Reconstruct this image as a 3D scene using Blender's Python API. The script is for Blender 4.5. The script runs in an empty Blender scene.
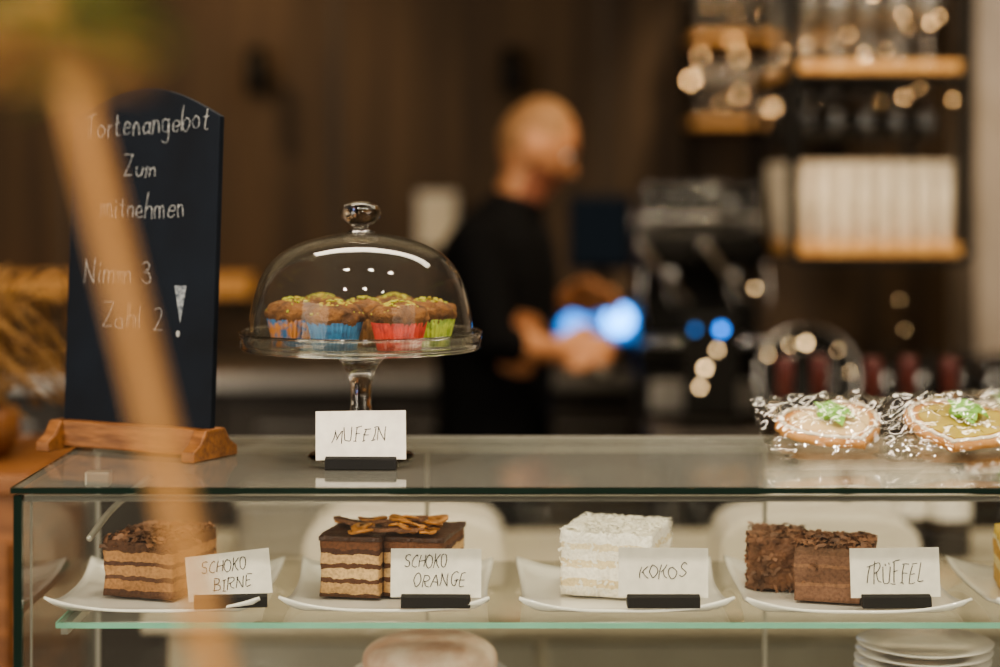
import bpy, bmesh, math, random
from mathutils import Vector, Matrix, noise
random.seed(7)
SC = bpy.context.scene
COL = SC.collection
F = 1944.4; ZC = 1.55
def X(px, d): return (px-500)*d/F
def Z(py, d): return ZC-(py-190)*d/F

# ------------------------------------------------------------ materials
def lin(c):
    c = c.lstrip('#'); v = [int(c[i:i+2],16)/255 for i in (0,2,4)]
    return tuple((x/12.92 if x<=0.04045 else ((x+0.055)/1.055)**2.4) for x in v)+(1,)
def newmat(n):
    m = bpy.data.materials.new(n); m.use_nodes = True
    nt = m.node_tree; b = nt.nodes['Principled BSDF']; return m, nt, b
def pbr(n, c, rough=.5, metal=0, c2=None, scale=20, bump=0, bscale=None, stretch=(1,1,1), emis=None, es=0, trans=0, sss=0, contrast=(.35,.65), coat=0, spec=None):
    m, nt, b = newmat(n); N = nt.nodes; L = nt.links
    b.inputs['Base Color'].default_value = lin(c); b.inputs['Roughness'].default_value = rough
    b.inputs['Metallic'].default_value = metal; b.inputs['Transmission Weight'].default_value = trans
    if spec is not None: b.inputs['Specular IOR Level'].default_value = spec
    if sss: b.inputs['Subsurface Weight'].default_value = sss; b.inputs['Subsurface Scale'].default_value=.01
    if coat: b.inputs['Coat Weight'].default_value = coat
    if emis: b.inputs['Emission Color'].default_value = lin(emis); b.inputs['Emission Strength'].default_value = es
    tc = N.new('ShaderNodeTexCoord'); mp = N.new('ShaderNodeMapping'); mp.inputs['Scale'].default_value = stretch
    L.new(tc.outputs['Object'], mp.inputs['Vector'])
    t = N.new('ShaderNodeTexNoise'); t.inputs['Scale'].default_value = scale; t.inputs['Detail'].default_value = 5
    L.new(mp.outputs[0], t.inputs['Vector'])
    r = N.new('ShaderNodeValToRGB'); r.color_ramp.elements[0].position = contrast[0]; r.color_ramp.elements[1].position = contrast[1]
    if c2 is None:
        k = lin(c); r.color_ramp.elements[0].color = tuple(x*.88 for x in k[:3])+(1,); r.color_ramp.elements[1].color = k
    else:
        r.color_ramp.elements[0].color = lin(c2); r.color_ramp.elements[1].color = lin(c)
    L.new(t.outputs['Fac'], r.inputs['Fac']); L.new(r.outputs[0], b.inputs['Base Color'])
    if bump:
        t2 = N.new('ShaderNodeTexNoise'); t2.inputs['Scale'].default_value = bscale or scale*2; t2.inputs['Detail'].default_value = 6
        L.new(mp.outputs[0], t2.inputs['Vector'])
        bp = N.new('ShaderNodeBump'); bp.inputs['Strength'].default_value = bump; bp.inputs['Distance'].default_value = .01
        L.new(t2.outputs['Fac'], bp.inputs['Height']); L.new(bp.outputs[0], b.inputs['Normal'])
    return m
def thin_glass(n, tint='#f4faf6', base=.04, gain=.9, rough=.015, bump=0, bscale=30, power=5, haze=0, hcol=(.9,.9,.88,1)):
    m, nt, b = newmat(n); N = nt.nodes; L = nt.links; N.remove(b)
    out = N['Material Output']
    lw = N.new('ShaderNodeLayerWeight'); lw.inputs['Blend'].default_value = .5
    p = N.new('ShaderNodeMath'); p.operation='POWER'; p.inputs[1].default_value = power
    mu = N.new('ShaderNodeMath'); mu.operation='MULTIPLY_ADD'; mu.inputs[1].default_value = gain; mu.inputs[2].default_value = base; mu.use_clamp=True
    L.new(lw.outputs['Facing'], p.inputs[0]); L.new(p.outputs[0], mu.inputs[0])
    tr = N.new('ShaderNodeBsdfTransparent'); tr.inputs[0].default_value = lin(tint)
    gl = N.new('ShaderNodeBsdfGlossy'); gl.inputs['Roughness'].default_value = rough
    mx = N.new('ShaderNodeMixShader'); L.new(mu.outputs[0], mx.inputs[0]); L.new(gl.outputs[0], mx.inputs[2])
    if haze:
        df = N.new('ShaderNodeBsdfDiffuse'); df.inputs[0].default_value=hcol
        m2 = N.new('ShaderNodeMixShader'); m2.inputs[0].default_value=haze
        L.new(tr.outputs[0], m2.inputs[1]); L.new(df.outputs[0], m2.inputs[2]); L.new(m2.outputs[0], mx.inputs[1])
    else: L.new(tr.outputs[0], mx.inputs[1])
    L.new(mx.outputs[0], out.inputs[0])
    if bump:
        tc = N.new('ShaderNodeTexCoord'); t2 = N.new('ShaderNodeTexNoise'); t2.inputs['Scale'].default_value=bscale; t2.inputs['Detail'].default_value=3
        L.new(tc.outputs['Object'], t2.inputs['Vector'])
        bp = N.new('ShaderNodeBump'); bp.inputs['Strength'].default_value=bump; bp.inputs['Distance'].default_value=.02
        L.new(t2.outputs['Fac'], bp.inputs['Height']); L.new(bp.outputs[0], gl.inputs['Normal'])
    return m
def emit(n, c, s):
    m, nt, b = newmat(n); nt.nodes.remove(b); e = nt.nodes.new('ShaderNodeEmission')
    e.inputs[0].default_value = lin(c); e.inputs[1].default_value = s
    nt.links.new(e.outputs[0], nt.nodes['Material Output'].inputs[0]); return m
def layered(n, stops, h, wob=.0025, dark=.7):
    """cake cut face: colour bands by object height"""
    m, nt, b = newmat(n); N = nt.nodes; L = nt.links
    tc = N.new('ShaderNodeTexCoord'); sx = N.new('ShaderNodeSeparateXYZ'); L.new(tc.outputs['Object'], sx.inputs[0])
    t = N.new('ShaderNodeTexNoise'); t.inputs['Scale'].default_value=70; t.inputs['Detail'].default_value=4; L.new(tc.outputs['Object'], t.inputs['Vector'])
    a = N.new('ShaderNodeMath'); a.operation='MULTIPLY_ADD'; a.inputs[1].default_value=wob*2; L.new(t.outputs['Fac'], a.inputs[0]); L.new(sx.outputs['Z'], a.inputs[2])
    s = N.new('ShaderNodeMath'); s.operation='SUBTRACT'; s.inputs[1].default_value=wob; L.new(a.outputs[0], s.inputs[0])
    d = N.new('ShaderNodeMath'); d.operation='DIVIDE'; d.inputs[1].default_value=h; L.new(s.outputs[0], d.inputs[0])
    r = N.new('ShaderNodeValToRGB'); r.color_ramp.interpolation='CONSTANT'; e = r.color_ramp.elements
    e[0].position=0; e[0].color=lin(stops[0][1]); e[1].position=stops[1][0]; e[1].color=lin(stops[1][1])
    for p_, c_ in stops[2:]:
        q = e.new(p_); q.color = lin(c_)
    L.new(d.outputs[0], r.inputs[0])
    t3 = N.new('ShaderNodeTexNoise'); t3.inputs['Scale'].default_value=260; L.new(tc.outputs['Object'], t3.inputs['Vector'])
    mr = N.new('ShaderNodeMapRange'); mr.inputs[1].default_value=.3; mr.inputs[2].default_value=.6; mr.inputs[3].default_value=dark; mr.inputs[4].default_value=1.1; L.new(t3.outputs['Fac'], mr.inputs[0])
    mm = N.new('ShaderNodeVectorMath'); mm.operation='SCALE'; L.new(r.outputs[0], mm.inputs[0]); L.new(mr.outputs[0], mm.inputs['Scale'])
    L.new(mm.outputs[0], b.inputs['Base Color']); b.inputs['Roughness'].default_value=.75
    bp = N.new('ShaderNodeBump'); bp.inputs['Strength'].default_value=.6; bp.inputs['Distance'].default_value=.003
    L.new(t3.outputs['Fac'], bp.inputs['Height']); L.new(bp.outputs[0], b.inputs['Normal'])
    return m

M = {}
M['wall'] = pbr('dark_plank', '#4d3d2c', .8, c2='#33281e', scale=3, stretch=(5,5,.3), bump=.3)
M['wallside'] = pbr('side_plaster', '#8a7a68', .9, scale=4)
M['warmwood'] = pbr('warm_wood', '#8a5c36', .5, c2='#643f24', scale=6, stretch=(1,1,8), bump=.1)
M['floor'] = pbr('floor_tile', '#5a5048', .5, scale=4)
M['ceil'] = pbr('ceiling_paint', '#6d6258', .9, scale=4)
M['taupe'] = pbr('taupe_plaster', '#a79a8c', .9, c2='#958878', scale=5, bump=.1)
M['glass'] = thin_glass('case_glass', '#f7f8f4', .05, .9)
M['front'] = thin_glass('case_front_glass', '#f6f8f4', .06, .9, haze=.015)
M['glasstop'] = thin_glass('case_top_glass', '#e9ece4', .10, .80, .05, haze=.22, hcol=(.64,.65,.58,1))  # diffuse haze paints in the pale reflection of the background
M['dome'] = thin_glass('dome_glass', '#f4f4ef', .012, .85, .01, power=2.8, haze=.012)
M['bar_glass'] = thin_glass('bar_glass', '#dcdcd6', .18, .9, .04, power=2.5, haze=.14)
M['smoke_glass'] = thin_glass('smoked_glass', '#7f7f7c', .10, .8, .04, power=2.5, haze=.03)
M['foil'] = thin_glass('cellophane', '#f8f8f5', .09, .50, .09, bump=.22, bscale=22, power=2.6)
m_, nt_, b_ = newmat('solid_glass'); b_.inputs['Transmission Weight'].default_value=1; b_.inputs['Roughness'].default_value=.01; b_.inputs['IOR'].default_value=1.46
M['solid'] = m_
M['edge'] = pbr('glass_edge_dark', '#1c2b25', .15, scale=10)
M['edgeteal'] = pbr('glass_edge_teal', '#86c2ac', .15, scale=10)
M['black'] = pbr('black_plastic', '#080808', .5, scale=30, spec=.3)
M['blackmetal'] = pbr('black_metal', '#15130f', .45, .6, scale=30)
M['chrome'] = pbr('chrome', '#c8c6c2', .15, 1, scale=10)
M['steel'] = pbr('brushed_steel', '#a9a6a0', .35, .9, scale=10, stretch=(20,1,1))
M['alu'] = pbr('aluminium', '#b5b3aa', .35, .6, scale=10)
M['white'] = pbr('porcelain', '#f4f2ed', .18, scale=5, coat=.3)
M['offwhite'] = pbr('enamel', '#d3ccbe', .4, scale=5)
M['card'] = pbr('card_paper', '#efebe2', .8, scale=60)
M['ink'] = pbr('ink', '#2b2724', .7, scale=60)
M['chalk'] = pbr('chalk', '#b9bab7', .9, c2='#565c63', scale=300)
M['slate'] = pbr('slate_board', '#101823', .7, c2='#0b111a', scale=12, spec=.2)
M['basewood'] = pbr('board_base_wood', '#8a5c34', .5, c2='#643f22', scale=25, stretch=(1,6,6), bump=.1)
M['prep'] = pbr('prep_laminate', '#beb5a1', .5, scale=8)
M['cab'] = pbr('cabinet_dark', '#3a332b', .5, scale=8)
M['cloth'] = pbr('black_cotton', '#070708', .9, scale=40, bump=.2, spec=.2)
M['trouser'] = pbr('dark_trouser', '#101014', .9, scale=40, bump=.2, spec=.2)
M['skin'] = pbr('skin', '#b07e5a', .55, c2='#9c6c4a', scale=20, sss=.05)
M['beard'] = pbr('beard', '#85513a', .8, c2='#643a26', scale=120, bump=.4)
M['hair'] = pbr('cropped_hair', '#94704c', .7, c2='#7a5738', scale=120, bump=.3)
M['choc'] = pbr('chocolate', '#50301f', .4, c2='#3a2014', scale=80, bump=.5, bscale=120)
M['choc2'] = pbr('milk_chocolate', '#8c6248', .6, c2='#6e4a35', scale=80, bump=.6, bscale=150)
M['shave'] = pbr('choc_shavings', '#966b4f', .55, c2='#5c3e2d', scale=40)
M['orange'] = pbr('candied_orange', '#d3924a', .35, c2='#96602c', scale=90)
M['coconut'] = pbr('coconut', '#fffdf6', .8, c2='#fbf6ea', scale=120, bump=.2, bscale=160)
M['muffintop'] = pbr('muffin_crumb', '#85592d', .8, c2='#4f3018', scale=60, bump=.8, bscale=110)
M['pist'] = pbr('pistachio', '#9aad3c', .6, c2='#b8983a', scale=200)
M['cookie'] = pbr('gingerbread', '#cf9d66', .7, c2='#b9824c', scale=40, bump=.3)
M['icing'] = pbr('icing', '#f3ead8', .5, scale=40)
M['leafg'] = pbr('marzipan_leaf', '#8fca5c', .5, scale=40)
M['pgreen'] = pbr('plant_green', '#6f8a3a', .6, c2='#8f9a40', scale=8)
M['straw'] = pbr('dried_grass', '#94703f', .8, c2='#66492a', scale=20)
M['stick'] = pbr('pale_wood', '#d9a868', .6, c2='#c08c52', scale=12, stretch=(6,6,1))
M['stickfg'] = pbr('pale_pine', '#f3bc7e', .6, c2='#e6a964', scale=12, stretch=(6,6,1))
M['bottle'] = pbr('bottle_glass', '#1a1210', .12, scale=5, coat=.5)
M['cap'] = pbr('bottle_cap', '#5a2520', .4, c2='#451b17', scale=30)

# ------------------------------------------------------------ geometry helpers
def link(o, parent=None):
    COL.objects.link(o)
    if parent: o.parent = parent
    return o
def empty(name, loc=(0,0,0), rz=0, rx=0):
    e = bpy.data.objects.new(name, None); e.location = loc; e.rotation_euler=(rx,0,rz); e.empty_display_size=.05
    return link(e)
def mobj(name, vs, fs, mat, parent=None, smooth=False, loc=(0,0,0), rot=(0,0,0)):
    me = bpy.data.meshes.new(name); me.from_pydata([tuple(v) for v in vs], [], fs); me.update()
    bm = bmesh.new(); bm.from_mesh(me); bmesh.ops.recalc_face_normals(bm, faces=bm.faces); bm.to_mesh(me); bm.free()
    if smooth: me.polygons.foreach_set('use_smooth',[True]*len(me.polygons))
    mats = mat if isinstance(mat,(list,tuple)) else [mat]
    for q in mats: me.materials.append(q)
    o = bpy.data.objects.new(name, me); o.location=loc; o.rotation_euler=rot
    return link(o, parent)
def box(name, c, s, mat, parent=None, bevel=0, rot=(0,0,0)):
    x,y,z=[q/2 for q in s]
    vs=[(-x,-y,-z),(x,-y,-z),(x,y,-z),(-x,y,-z),(-x,-y,z),(x,-y,z),(x,y,z),(-x,y,z)]
    fs=[(0,3,2,1),(4,5,6,7),(0,1,5,4),(1,2,6,5),(2,3,7,6),(3,0,4,7)]
    o = mobj(name, vs, fs, mat, parent, loc=c, rot=rot)
    if bevel:
        b=o.modifiers.new('bev','BEVEL'); b.width=bevel; b.segments=3
    return o
def plane(name, pts, mat, parent=None): return mobj(name, pts, [tuple(range(len(pts)))], mat, parent)
def lathe_data(prof, seg=48, wav=None):
    vs=[];fs=[]
    for i,(r,z) in enumerate(prof):
        for k in range(seg):
            a=2*math.pi*k/seg; rr=r*(1+(wav(i,a) if wav else 0)); vs.append((rr*math.cos(a),rr*math.sin(a),z))
    for i in range(len(prof)-1):
        for k in range(seg):
            k2=(k+1)%seg; fs.append((i*seg+k,i*seg+k2,(i+1)*seg+k2,(i+1)*seg+k))
    return vs,fs
def lathe(name, prof, mat, parent=None, loc=(0,0,0), seg=48, rot=(0,0,0), wav=None, cap=True):
    vs,fs=lathe_data(prof,seg,wav); n=len(prof)
    if cap:
        if prof[0][0]>1e-5: fs.append(tuple(range(seg))[::-1])
        if prof[-1][0]>1e-5: fs.append(tuple((n-1)*seg+k for k in range(seg)))
    o = mobj(name,vs,fs,mat,parent,True,loc,rot)
    return o
def catmull(P, n=5):
    if len(P)<3: return [Vector(p) for p in P]
    P=[Vector(p) for p in P]; out=[]
    closed = (P[0]-P[-1]).length<1e-6
    for i in range(len(P)-1):
        p1,p2=P[i],P[i+1]
        p0=P[i-1] if i>0 else (P[-2] if closed else p1*2-p2); p3=P[i+2] if i+2<len(P) else (P[1] if closed else p2*2-p1)
        for k in range(n):
            t=k/n; out.append(.5*((2*p1)+(-p0+p2)*t+(2*p0-5*p1+4*p2-p3)*t*t+(-p0+3*p1-3*p2+p3)*t**3))
    out.append(P[-1]); return out
def tube_data(pts, rads, seg=12):
    """tapered capsule tube through points"""
    P=[Vector(p) for p in pts]; vs=[];fs=[]
    t0=(P[1]-P[0]).normalized(); up=Vector((0,0,1)) if abs(t0.z)<.9 else Vector((1,0,0))
    a=t0.cross(up).normalized()
    rings=[]
    def ring(c,t,a,r):
        b=t.cross(a).normalized(); s=len(vs)
        for k in range(seg):
            q=2*math.pi*k/seg; vs.append(c+a*(r*math.cos(q))+b*(r*math.sin(q)))
        rings.append(s)
    for f in (.98,.7,.3):
        ring(P[0]-t0*rads[0]*f*.9,t0,a,rads[0]*math.sqrt(1-f*f))
    for i,p in enumerate(P):
        t = ((P[min(i+1,len(P)-1)]-P[max(i-1,0)])).normalized()
        a=(a-t*a.dot(t)).normalized(); ring(p,t,a,rads[i])
    for f in (.3,.7,.98):
        ring(P[-1]+t*rads[-1]*f*.9,t,a,rads[-1]*math.sqrt(1-f*f))
    for i in range(len(rings)-1):
        for k in range(seg):
            k2=(k+1)%seg; fs.append((rings[i]+k,rings[i]+k2,rings[i+1]+k2,rings[i+1]+k))
    fs.append(tuple(rings[0]+k for k in range(seg))[::-1]); fs.append(tuple(rings[-1]+k for k in range(seg)))
    return vs,fs
def tube(name, pts, r, mat, parent=None, seg=12, sm=6):
    rr = r if isinstance(r,(list,tuple)) else [r]*len(pts)
    if sm and len(pts)>2:
        P=catmull(pts,sm); R=[]
        for i in range(len(P)):
            u=i/sm; j=min(int(u),len(rr)-2); R.append(rr[j]+(rr[j+1]-rr[j])*(u-j))
    else: P,R=pts,rr
    vs,fs=tube_data(P,R,seg); return mobj(name,vs,fs,mat,parent,True)
def merge(parts):
    V=[];Fs=[]
    for vs,fs in parts:
        o=len(V); V+= [Vector(v) for v in vs]; Fs += [tuple(i+o for i in f) for f in fs]
    return V,Fs
def ellipsoid(c, r, rot=None, seg=20, rings=12):
    prof=[(max(1e-4,math.sin(math.pi*i/rings)),-math.cos(math.pi*i/rings)) for i in range(rings+1)]
    vs,fs=lathe_data(prof,seg)
    fs.append(tuple(range(seg))[::-1]); fs.append(tuple(rings*seg+k for k in range(seg)))
    out=[]
    for v in vs:
        w=Vector((v[0]*r[0],v[1]*r[1],v[2]*r[2]))
        if rot: w=rot@w
        out.append(w+Vector(c))
    return out,fs

# ------------------------------------------------------------ handwriting
O_=[(.3,1),(.1,.85),(0,.5),(.1,.15),(.3,0),(.5,.15),(.6,.5),(.5,.85),(.3,1)]
def o_(cx=.22,r=.22,cy=.25,h=.25): return [(cx+r*math.sin(a),cy+h*math.cos(a)) for a in [i*math.pi/4 for i in range(9)]]
G={
'M':(.8,[[(0,0),(.1,1)],[(.1,1),(.4,.3)],[(.4,.3),(.7,1)],[(.7,1),(.8,0)]]),
'U':(.6,[[(0,1),(0,.35),(.1,.05),(.3,0),(.5,.08),(.6,.4),(.6,1)]]),
'F':(.5,[[(.08,0),(.1,1)],[(.0,1),(.5,1.06)],[(0,.5),(.42,.55)],[(-.08,0),(.2,0)]]),
'I':(.25,[[(.1,0),(.12,1)],[(-.03,0),(.25,0)],[(-.02,1),(.27,1.02)]]),
'N':(.6,[[(0,0),(.03,1)],[(.03,1),(.55,0)],[(.55,0),(.6,1.05)]]),
'S':(.5,[[(.5,.88),(.3,1),(.08,.85),(.12,.6),(.4,.45),(.5,.2),(.3,0),(.0,.1)]]),
'C':(.55,[[(.55,.85),(.35,1),(.1,.8),(0,.5),(.1,.15),(.35,0),(.57,.12)]]),
'H':(.5,[[(0,0),(.02,1)],[(.5,0),(.5,1)],[(-.05,.5),(.55,.53)]]),
'O':(.6,[O_]),
'K':(.52,[[(0,0),(.02,1)],[(.5,1),(.02,.45)],[(.15,.55),(.35,.2),(.6,0)]]),
'B':(.5,[[(0,0),(0,1)],[(0,1),(.35,.97),(.42,.75),(.3,.55),(0,.52)],[(0,.52),(.4,.48),(.52,.25),(.38,.03),(-.05,0)]]),
'R':(.5,[[(0,0),(0,1)],[(-.05,.98),(.35,.97),(.45,.75),(.3,.53),(0,.5)],[(.15,.5),(.3,.2),(.58,-.02)]]),
'E':(.45,[[(0,0),(0,1)],[(0,1),(.42,1.02)],[(0,.5),(.36,.53)],[(0,0),(.47,.02)]]),
'A':(.6,[[(0,0),(.3,1)],[(.3,1),(.6,0)],[(.08,.38),(.54,.4)]]),
'G':(.6,[[(.55,.85),(.35,1),(.1,.8),(0,.5),(.1,.15),(.35,0),(.55,.12),(.57,.42)],[(.35,.42),(.66,.44)]]),
'T':(.6,[[(.3,0),(.3,1)],[(0,.97),(.62,1.04)]]),
'\u00dc':(.6,[[(0,1),(0,.35),(.1,.05),(.3,0),(.5,.08),(.6,.4),(.6,1)],[(.18,1.15),(.2,1.25)],[(.42,1.15),(.44,1.25)]]),
'L':(.45,[[(.02,1),(0,0)],[(0,0),(.48,.03)]]),
'Z':(.55,[[(0,1),(.55,1)],[(.55,1),(0,0)],[(0,0),(.58,.03)]]),
'o':(.44,[o_()]),
'r':(.3,[[(0,0),(0,.5)],[(0,.3),(.1,.47),(.3,.47)]]),
't':(.32,[[(.14,.85),(.12,.2),(.2,.02),(.34,.08)],[(0,.52),(.32,.55)]]),
'e':(.42,[[(0,.26),(.4,.28),(.34,.46),(.18,.5),(.02,.35),(.04,.08),(.22,0),(.42,.1)]]),
'n':(.4,[[(0,0),(0,.5)],[(0,.32),(.15,.48),(.32,.42),(.38,0)]]),
'm':(.64,[[(0,0),(0,.5)],[(0,.32),(.12,.48),(.26,.42),(.3,0)],[(.3,.32),(.42,.48),(.56,.42),(.62,0)]]),
'a':(.42,[o_(.2,.2),[(.41,.5),(.4,.1),(.48,0)]]),
'g':(.42,[o_(.2,.2),[(.41,.5),(.4,-.2),(.25,-.4),(.02,-.28)]]),
'b':(.42,[[(0,1),(0,0)],o_(.22,.2)]),
'u':(.4,[[(0,.5),(0,.15),(.15,0),(.35,.12),(.38,.5)],[(.38,.5),(.4,0)]]),
'i':(.1,[[(0.03,0),(0.03,.5)],[(.03,.7),(.04,.76)]]),
'h':(.4,[[(0,0),(0,1)],[(0,.32),(.15,.48),(.32,.42),(.38,0)]]),
'l':(.14,[[(.03,1),(.03,0)]]),
'3':(.45,[[(0,.9),(.2,1),(.4,.85),(.33,.6),(.15,.53)],[(.15,.53),(.42,.42),(.42,.12),(.2,0),(-.02,.1)]]),
'2':(.45,[[(0,.85),(.2,1),(.42,.82),(.35,.5),(0,0)],[(0,0),(.48,.03)]]),
' ':(.3,[]),
}
def write(name, txt, x0, z0, h, r, mat, parent, width=None, slant=.12, y=0, jit=.07, rise=0, wob=.045):
    """draw handwriting in the parent's XZ plane as thin raised strokes"""
    tot=sum(G[c][0]+.2 for c in txt)-.2
    sx = (width/tot) if width else h
    rnd=random.Random(txt); cur=0
    cu=bpy.data.curves.new(name,'CURVE'); cu.dimensions='3D'; cu.bevel_depth=r; cu.bevel_resolution=1
    for ch in txt:
        w,st=G[ch]; dj=rnd.uniform(-jit,jit); sc=1+rnd.uniform(-.12,.12); sl=rnd.uniform(-.08,.10)
        for s in st:
            pts=[(a+rnd.uniform(-wob,wob),b+rnd.uniform(-wob,wob),0) for a,b in s]
            if len(pts)==2:
                a,b=Vector(pts[0]),Vector(pts[1]); pts=[a,(a+b)/2+Vector((rnd.uniform(-wob,wob)*1.2,rnd.uniform(-wob,wob)*.6,0)),b]
            P=catmull(pts,5)
            sp=cu.splines.new('POLY'); sp.points.add(len(P)-1)
            for i,p in enumerate(P):
                zz=p.y*sc+dj
                xx=(cur+p.x)*sx+zz*h*(slant+sl)
                sp.points[i].co=(x0+xx,y,z0+zz*h+rise*xx,1)
        cur+=w+.2
    cu.materials.append(mat); o=bpy.data.objects.new(name,cu); return link(o,parent)

# ------------------------------------------------------------ room
RX0,RX1,RY0,RY1,RZ=-3.2,3.2,-2.6,6.0,3.0
box('floor',(0,1.7,-.05),(6.6,8.9,.1),M['floor'])
box('ceiling',(0,1.7,RZ+.05),(6.6,8.9,.1),M['ceil'])
wb=empty('wall_back',(0,RY1+.05,0))
box('panel',(0,0,1.5),(6.6,.1,3.0),M['wall'],wb)
for i in range(8): box('batten_%d'%i,(-3.1+i*.83+.1,-.052,1.5),(.012,.006,3.0),M['cab'],wb)
box('wall_left',(RX0-.05,1.7,1.5),(.1,8.7,3.0),M['wallside'])
box('wall_right',(RX1+.05,1.7,1.5),(.1,8.7,3.0),M['wallside'])
box('wall_front',(0,RY0-.05,1.5),(6.6,.1,3.0),M['wallside'])
box('wall_partition',(2.0,5.25,1.5),(1.5,.3,3.0),M['taupe'])

# ------------------------------------------------------------ display case
CX0,CX1,CY0,CY1,CT=-.525,1.05,2.10,2.525,1.229
case=empty('glass_display_case')
def P4(name,pts,mat): return plane(name,pts,mat,case)
P4('top_glass',[(CX0,CY0,CT),(CX1,CY0,CT),(CX1,CY1,CT),(CX0,CY1,CT)],M['glasstop'])
cw=CX1-CX0; cxm=(CX0+CX1)/2
box('top_front_edge',(cxm,CY0-.002,CT-.0035),(cw+.006,.004,.006),M['edge'],case)
box('top_left_edge',(CX0-.002,(CY0+CY1)/2,CT-.0035),(.004,CY1-CY0,.006),M['edge'],case)
box('top_back_edge',(cxm,CY1+.003,CT-.004),(cw,.006,.01),M['alu'],case)
box('top_rail',(cxm,CY0+.008,CT-.013),(cw-.02,.010,.006),M['alu'],case)
P4('front_glass',[(CX0,CY0+.003,.86),(CX1,CY0+.003,.86),(CX1,CY0+.003,CT-.009),(CX0,CY0+.003,CT-.009)],M['front'])
P4('left_glass',[(CX0+.002,CY0,.86),(CX0+.002,CY1,.86),(CX0+.002,CY1,CT-.009),(CX0+.002,CY0,CT-.009)],M['glass'])
P4('right_glass',[(CX1,CY0,.86),(CX1,CY1,.86),(CX1,CY1,CT-.009),(CX1,CY0,CT-.009)],M['glass'])
P4('back_glass',[(CX0,CY1-.004,.86),(CX1,CY1-.004,.86),(CX1,CY1-.004,CT-.009),(CX0,CY1-.004,CT-.009)],M['glass'])
box('front_left_post',(CX0+.004,CY0+.004,1.04),(.009,.009,.36),M['edge'],case)
box('front_right_post',(CX1-.004,CY0+.004,1.04),(.009,.009,.36),M['edge'],case)
box('inner_left_strip',(CX0+.016,CY0+.012,1.04),(.002,.004,.36),M['alu'],case)
box('back_left_post',(CX0+.004,CY1-.004,1.04),(.005,.005,.36),M['alu'],case)
for i,px in enumerate((427,765)): box('door_stile_%d'%i,(X(px,2.51),2.512,1.04),(.005,.005,.36),M['alu'],case)
box('back_rail',(cxm,2.512,1.215),(cw,.012,.008),M['alu'],case)
SH=1.072
SX0=-.49
P4('shelf_glass',[(SX0,2.150,SH),(CX1-.02,2.150,SH),(CX1-.02,2.505,SH),(SX0,2.505,SH)],M['glass'])
box('shelf_front_edge',((SX0+CX1-.02)/2,2.148,SH-.003),(CX1-.02-SX0,.003,.006),M['edgeteal'],case)
box('shelf_left_edge',(SX0,2.3275,SH-.003),(.003,.355,.006),M['edgeteal'],case)
box('shelf_bracket_left',(SX0+.005,2.33,SH-.012),(.008,.33,.010),M['alu'],case)
tube('hinge_arm',[(CX0+.05,2.25,SH+.075),(CX0+.065,2.32,SH+.10),(CX0+.09,2.42,SH+.12)],.004,M['alu'],case)
box('hinge_block',(CX0+.05,2.30,CT-.02),(.03,.02,.018),M['alu'],case,.003)
box('case_floor',(cxm,(CY0+CY1)/2,.85),(cw,CY1-CY0,.02),M['white'],case)
box('case_base',(cxm,(CY0+CY1)/2,.46),(cw,CY1-CY0,.76),M['prep'],case,.004)
box('plinth',(cxm,(CY0+CY1)/2,.04),(cw-.06,CY1-CY0-.06,.08),M['black'],case)

# ------------------------------------------------------------ square plates
def square_plate(w, loc, rz=0, n=28, name='square_plate'):
    vs=[];fs=[]
    for j in range(n+1):
        for i in range(n+1):
            u=2*i/n-1; v=2*j/n-1
            m=max(abs(u),abs(v)); k=max(0,(m-.72)/.28); c=(abs(u)*abs(v))**3
            z=.002+.005*k*k*(3-2*k)+.016*c*k
            pin=1-.035*(1-min(abs(u),abs(v))**2)*k
            vs.append((u*w/2*pin,v*w/2*pin,z))
    for j in range(n):
        for i in range(n):
            a=j*(n+1)+i; fs.append((a,a+1,a+n+2,a+n+1))
    e=empty(name,loc,rz)
    o=mobj('dish',vs,fs,M['white'],e,True); s=o.modifiers.new('s','SOLIDIFY'); s.thickness=.003; s.offset=1
    box('foot',(0,0,.001),(w*.55,w*.55,.002),M['white'],e)
    return e
PL=[(170,.240),(391,.235),(620,.240),(842,.25),(1078,.25)]
pz=SH+.0005
for px,w in PL: square_plate(w,(X(px,2.29),2.295,pz),random.uniform(-.02,.02))

# ------------------------------------------------------------ cakes
def block(w,d,h,amp=.0015,n=(22,22,14),seed=0,freq=70):
    bm=bmesh.new(); vmap={}
    def vert(i,j,k):
        key=(i,j,k)
        if key not in vmap:
            p=Vector(((i/n[0]-.5)*w,(j/n[1]-.5)*d,k/n[2]*h))
            q=p*freq+Vector((seed*3.1,seed,0)); dv=noise.noise_vector(q)*amp
            if k==0: dv.z=0
            vmap[key]=bm.verts.new(p+dv)
        return vmap[key]
    for a in (0,n[0]):
        for j in range(n[1]):
            for k in range(n[2]): bm.faces.new((vert(a,j,k),vert(a,j+1,k),vert(a,j+1,k+1),vert(a,j,k+1)))
    for b in (0,n[1]):
        for i in range(n[0]):
            for k in range(n[2]): bm.faces.new((vert(i,b,k),vert(i+1,b,k),vert(i+1,b,k+1),vert(i,b,k+1)))
    for c in (0,n[2]):
        for i in range(n[0]):
            for j in range(n[1]): bm.faces.new((vert(i,j,c),vert(i+1,j,c),vert(i+1,j+1,c),vert(i,j+1,c)))
    vs=[v.co.copy() for v in bm.verts]; bm.verts.index_update(); fs=[tuple(v.index for v in f.verts) for f in bm.faces]; bm.free(); return vs,fs
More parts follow.
